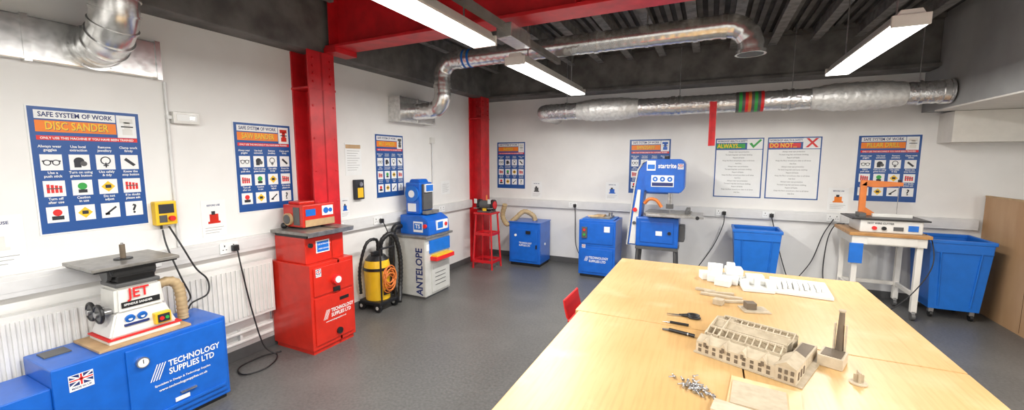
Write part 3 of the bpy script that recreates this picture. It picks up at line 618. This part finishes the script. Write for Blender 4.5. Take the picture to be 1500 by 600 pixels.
o.box(a0,a1,b0,b1,.04,.46,'blue',.008); o.box(a0,a1,b0,b1,.46,.84,'blue',.008); o.box(a0+.02,a1-.02,b0+.02,b1-.02,0,.04,'black'); o.box(a0+.03,a1-.03,b0-.012,b0,.08,.42,'blue',.004); o.box(a0+.03,a1-.03,b0-.01,b0,.50,.80,'blue',.004)
for i in range(4): o.raw([(a0+.09+.012*i,b0-.014,.24),(a0+.095+.012*i,b0-.014,.24),(a0+.12+.012*i,b0-.014,.31),(a0+.115+.012*i,b0-.014,.31)],[(0,1,2,3)],'white')
o.text('TECHNOLOGY',(a0+.16,b0-.014,.295),.048,'white',(1,0,0),(0,0,1),sx=.85); o.text('SUPPLIES LTD',(a0+.16,b0-.014,.245),.048,'white',(1,0,0),(0,0,1),sx=.85)
o.box(a0+.05,a0+.13,b0-.035,b0-.01,.58,.74,'dgrey',.003); o.cyl((a0+.09,b0-.035,.70),(a0+.09,b0-.045,.70),.018,'redp'); o.cyl((a0+.09,b0-.035,.63),(a0+.09,b0-.045,.63),.018,'green')
o.box(a1-.16,a1-.08,b0-.014,b0-.01,.68,.76,'white'); flag(o,frame((a0+.05,b0-.001,.43),(1,0,0),(0,0,1)),.05,.05)
o.box(a0+.04,a1-.04,b0+.04,b1-.04,.84,.855,'bluebin',.003); o.box(a0+.14,a1-.10,b0+.08,b1-.10,.855,.88,'cast',.004); o.box(a0+.2,a1-.2,b0+.12,b0+.28,.88,.90,'board',.004); o.cyl((a1-.14,b0+.3,.88),(a1-.14,b0+.3,.93),.03,'steel'); o.box(a0+.10,a0+.3,b0+.10,b0+.13,.88,.90,'bsheet',.002,(0,0,.4))
o.done()
# --- bandsaw
o=Ob('bandsaw')
y0,y1=5.70,5.98
o.box(-.88,-.34,y0-.02,y1+.04,.54,.94,'blue',.02); o.box(-.82,-.40,y0-.03,y0-.02,.60,.88,'blue',.006); o.cyl((-.45,y0-.03,.74),(-.45,y0-.05,.74),.022,'black')
o.box(-.36,-.27,y0+.05,y1-.03,.62,.84,'dgrey',.02); o.box(-.62,-.54,y0-.033,y0-.03,.70,.76,'white')
for x in (-.85,-.38):
    for y in (y0+.01,y1+.01): o.sweep([(x,y,.54),(x+(.03 if x>-.6 else -.03),y,0)],.022,'dgrey',4)
o.box(-.84,-.38,y0,y0+.02,.16,.20,'dgrey'); o.box(-.88,-.34,y0-.02,y1+.04,.50,.54,'dgrey')
sp=[(-.70,1.69),(-.81,1.66),(-.87,1.56),(-.905,1.35),(-.935,1.1),(-.96,.85),(-.99,.54),(-.86,.54),(-.83,.90),(-.81,1.1),(-.79,1.28),(-.70,1.34)]
o.prism(sp,'y',y0+.02,y1,'blue',.008)
o.prism([(-.875,1.30),(-.835,1.30),(-.855,.92),(-.885,.56),(-.965,.56),(-.925,.95)],'y',y0+.005,y0+.021,'enamel')
o.sweep([(-.72,y0+.015,1.70),(-.82,y0+.015,1.67),(-.88,y0+.015,1.56),(-.915,y0+.015,1.35),(-.945,y0+.015,1.1),(-.97,y0+.015,.85),(-1.0,y0+.015,.54)],.010,'mgrey',8)
o.cyl((-.90,y0+.005,1.03),(-.90,y0-.015,1.03),.028,'redp'); o.cyl((-.905,y0+.005,.85),(-.905,y0-.01,.85),.022,'dgrey')
o.prism([(-.74,1.27),(-.34,1.27),(-.29,1.33),(-.29,1.66),(-.34,1.71),(-.74,1.71),(-.79,1.66),(-.79,1.33)],'y',y0-.03,y1-.02,'blue',.012)
yy=y0-.031
o.box(-.76,-.65,yy-.004,yy,1.56,1.69,'white'); o.box(-.75,-.66,yy-.006,yy-.004,1.58,1.64,'bluebin')
o.text('startrite',(-.62,yy-.002,1.62),.085,'white',(1,0,0),(0,0,1),sx=.80)
o.box(-.70,-.42,yy-.004,yy,1.35,1.50,'white'); 
for xx in (-.65,-.56,-.47): o.cyl((xx,yy-.004,1.45),(xx,yy-.006,1.45),.032,'bluebin'); o.cyl((xx,yy-.006,1.45),(xx,yy-.0065,1.45),.012,'white')
o.box(-.69,-.43,yy-.006,yy-.004,1.36,1.405,'navy'); flag(o,frame((-.38,yy-.001,1.58),(1,0,0),(0,0,1)),.07,.07)
o.box(-.49,-.44,y0+.04,y0+.09,1.10,1.27,'steel',.004); o.box(-.51,-.42,y0+.02,y0+.08,1.06,1.12,'dgrey',.004); o.box(-.464,-.458,y0+.04,y0+.055,.99,1.27,'steel')
o.cyl((-.52,y0+.06,1.71),(-.52,y0+.06,1.75),.03,'black'); o.sweep(smooth([(-.78,y0+.01,1.12),(-.72,y0-.01,1.18),(-.63,y0-.01,1.17),(-.56,y0,1.08)]),.022,'oramuted',10)
o.prism([(-.68,.94),(-.40,.94),(-.43,.985),(-.60,.985)],'y',y0,y1,'dgrey'); o.box(-.76,-.20,y0-.12,y1+.04,.985,1.012,'cast',.004); o.box(-.74,-.05,y0-.14,y0-.11,.965,.995,'steel',.003); o.box(-.20,-.06,y0-.12,y1+.02,.985,1.0,'steel',.003); o.box(-.27,-.22,y0-.12,y1+.04,1.012,1.06,'dgrey',.004); o.cyl((-.12,y0-.14,.98),(-.12,y0-.18,.98),.022,'black')
o.done()
def bin_(x0,x1,y0,y1,h):
    o=Ob('plastic_storage_bin'); zb=.11
    r0=(x0+.06,x1-.06,y0+.05,y1-.05); r1=(x0+.012,x1-.012,y0+.012,y1-.012)
    def quad(r,z): return [(r[0],r[2],z),(r[1],r[2],z),(r[1],r[3],z),(r[0],r[3],z)]
    sh=lambda r,d:(r[0]+d,r[1]-d,r[2]+d,r[3]-d)
    vs=quad(r0,zb)+quad(r1,h)+quad(sh(r1,.012),h)+quad(sh(r0,.012),zb+.02)
    fs=[(3,2,1,0)]+[(i,(i+1)%4,4+(i+1)%4,4+i) for i in range(4)]+[(4+i,4+(i+1)%4,8+(i+1)%4,8+i) for i in range(4)]+[(8+i,8+(i+1)%4,12+(i+1)%4,12+i) for i in range(4)]+[(12,13,14,15)]
    o.raw(vs,fs,'bluebin')
    for (a,b,c,d) in ((x0,x1,y0,y0+.03),(x0,x1,y1-.03,y1),(x0,x0+.03,y0+.03,y1-.03),(x1-.03,x1,y0+.03,y1-.03)): o.box(a,b,c,d,h-.035,h+.005,'bluebin',.008)
    for k in (1,4):
        xx=x0+(x1-x0)*k/5; o.sweep([(xx,y0+.012,h-.12),(x0+.05+(x1-x0-.1)*k/5,y0+.046,zb+.04)],.008,'bluebin',8)
    o.box(x0+.022,x1-.022,y0+.006,y0+.02,h-.13,h-.035,'bluebin',.005)
    for sx in (x0+.1,x1-.1):
        for sy in (y0+.1,y1-.1): o.cyl((sx-.012,sy,.036),(sx+.012,sy,.036),.035,'black'); o.box(sx-.02,sx+.02,sy-.02,sy+.02,.06,zb,'steel')
    o.done()
bin_(.29,.84,5.88,6.33,.82); bin_(2.13,2.65,5.78,6.31,.86)
def cable(pts,r=.006,n=10,ob=None): 
    o=ob or Ob('power_cable'); o.sweep(smooth(pts,n),r,'black',8)
    if not ob: o.done()
o=Ob('machine_trolley_desk')
zt=.92
o.box(1.40,2.08,5.58,6.20,zt-.035,zt,'wood',.004); o.box(1.43,2.05,5.60,6.18,zt-.13,zt-.035,'cream',.004)
for x in (1.45,1.98):
    for y in (5.62,6.11): o.box(x,x+.05,y,y+.05,.09,zt-.1,'cream',.004); o.cyl((x+.01,y+.025,.043),(x+.04,y+.025,.043),.042,'dgrey'); o.box(x+.01,x+.04,y,y+.05,.06,.1,'steel')
o.box(1.46,2.02,6.12,6.15,.25,.29,'cream'); o.box(1.99,2.02,5.64,6.13,.25,.29,'cream'); o.box(1.46,1.49,5.64,6.13,.25,.29,'cream')
o.box(1.41,1.53,5.585,5.60,.58,.80,'bluebin',.003); o.box(1.56,1.97,5.592,5.60,zt-.12,zt-.05,'cream',.004)
cable([(1.50,6.21,.93),(1.42,6.25,.90),(1.36,6.28,.7),(1.34,6.28,.3),(1.38,6.26,.02)],ob=o)
cable([(2.07,5.72,.925),(2.10,5.64,.85),(2.09,5.57,.6),(1.95,5.56,.3),(1.78,5.56,.1),(1.62,5.57,.01)],.005,ob=o)
o.done()
o=Ob('hot_wire_foam_cutter'); zt+=.001
o.box(1.50,2.02,5.64,6.05,zt,zt+.135,'enamel',.012); o.box(1.42,2.07,5.62,6.08,zt+.135,zt+.150,'black',.003); o.box(1.46,2.05,5.635,6.06,zt+.15,zt+.154,'dgrey')
for x in (1.62,1.70): o.cyl((x,5.64,zt+.05),(x,5.62,zt+.05),.020,'redp' if x<1.65 else 'black')
o.box(1.78,1.86,5.632,5.64,zt+.03,zt+.07,'dgrey'); o.box(1.90,1.98,5.632,5.64,zt+.03,zt+.09,'bluebin')
o.text('HOT WIRE CUTTER',(1.56,5.637,zt+.10),.028,'ink',(1,0,0),(0,0,1),sx=.9)
o.box(1.55,1.61,5.93,5.97,zt+.15,zt+.55,'oramuted',.006); o.prism([(1.55,zt+.49),(1.61,zt+.55),(1.92,zt+.53),(1.92,zt+.49),(1.68,zt+.47)],'y',5.93,5.97,'oramuted',.004); o.cyl((1.89,5.95,zt+.15),(1.89,5.95,zt+.50),.003,'steel',seg=6); o.cyl((1.89,5.95,zt+.53),(1.89,5.95,zt+.56),.015,'black')
o.prism([(1.60,zt+.25),(1.74,zt+.15),(1.60,zt+.15)],'y',5.935,5.965,'oramuted'); o.box(1.64,1.98,5.80,5.84,zt+.154,zt+.19,'enamel',.003); o.box(1.50,1.56,5.70,5.85,zt+.154,zt+.20,'dgrey',.005)
o.done()
o=Ob('cable_reel'); 
o.ring((2.79,5.62,1.41),.075,.014,'black','x'); o.ring((2.79,5.62,1.41),.045,.008,'dgrey','x'); o.box(2.775,2.805,5.56,5.68,1.306,1.33,'black',.003); o.done()
cable([(-3.465,1.99,.975),(-3.44,2.0,.80),(-3.43,2.05,.45),(-3.38,2.10,.12),(-3.30,2.16,.02),(-3.2,2.0,.01),(-3.25,1.85,.01),(-3.4,1.9,.01),(-3.42,2.1,.012),(-3.36,2.24,.012)])
cable([(-3.54,1.53,1.20),(-3.5,1.53,1.08),(-3.42,1.56,.86),(-3.40,1.60,.70),(-3.38,1.54,.66),(-3.38,1.53,.62)])
cable([(-3.54,1.57,1.22),(-3.46,1.60,1.08),(-3.42,1.66,.90),(-3.40,1.72,.80),(-3.37,1.70,.70),(-3.38,1.60,.66),(-3.38,1.57,.62)])
cable([(-3.465,3.66,.97),(-3.44,3.70,.85),(-3.42,3.74,.7),(-3.42,3.76,.4),(-3.40,3.74,.02)])
cable([(-1.94,6.33,.96),(-1.93,6.33,.8),(-1.92,6.33,.4),(-1.86,6.33,.2),(-1.76,6.33,.06)])
cable([(.20,6.33,.96),(.19,6.33,.8),(.08,6.30,.5),(-.1,6.2,.2),(-.22,6.1,.02)])
cable([(.76,6.35,.96),(.78,6.36,.86),(.90,6.37,.4),(1.0,6.3,.1),(1.1,6.2,.01)])
cable([(1.42,6.35,.96),(1.32,6.33,.75),(1.22,6.33,.4),(1.05,6.28,.12),(1.0,6.2,.01)])

# ------------------------------------------------------------------ world + camera
w=bpy.data.worlds.new('world'); scene.world=w; w.use_nodes=True; w.node_tree.nodes['Background'].inputs[0].default_value=(.8,.85,.9,1); w.node_tree.nodes['Background'].inputs[1].default_value=.3
cam=bpy.data.cameras.new('camera'); cam.sensor_width=36; cam.lens=14.4; cam.clip_start=.02
co=bpy.data.objects.new('camera',cam); bpy.context.collection.objects.link(co); co.location=(0,0,1.7)
co.rotation_euler=(math.radians(90-6.28),0,math.radians(25.8)); scene.camera=co
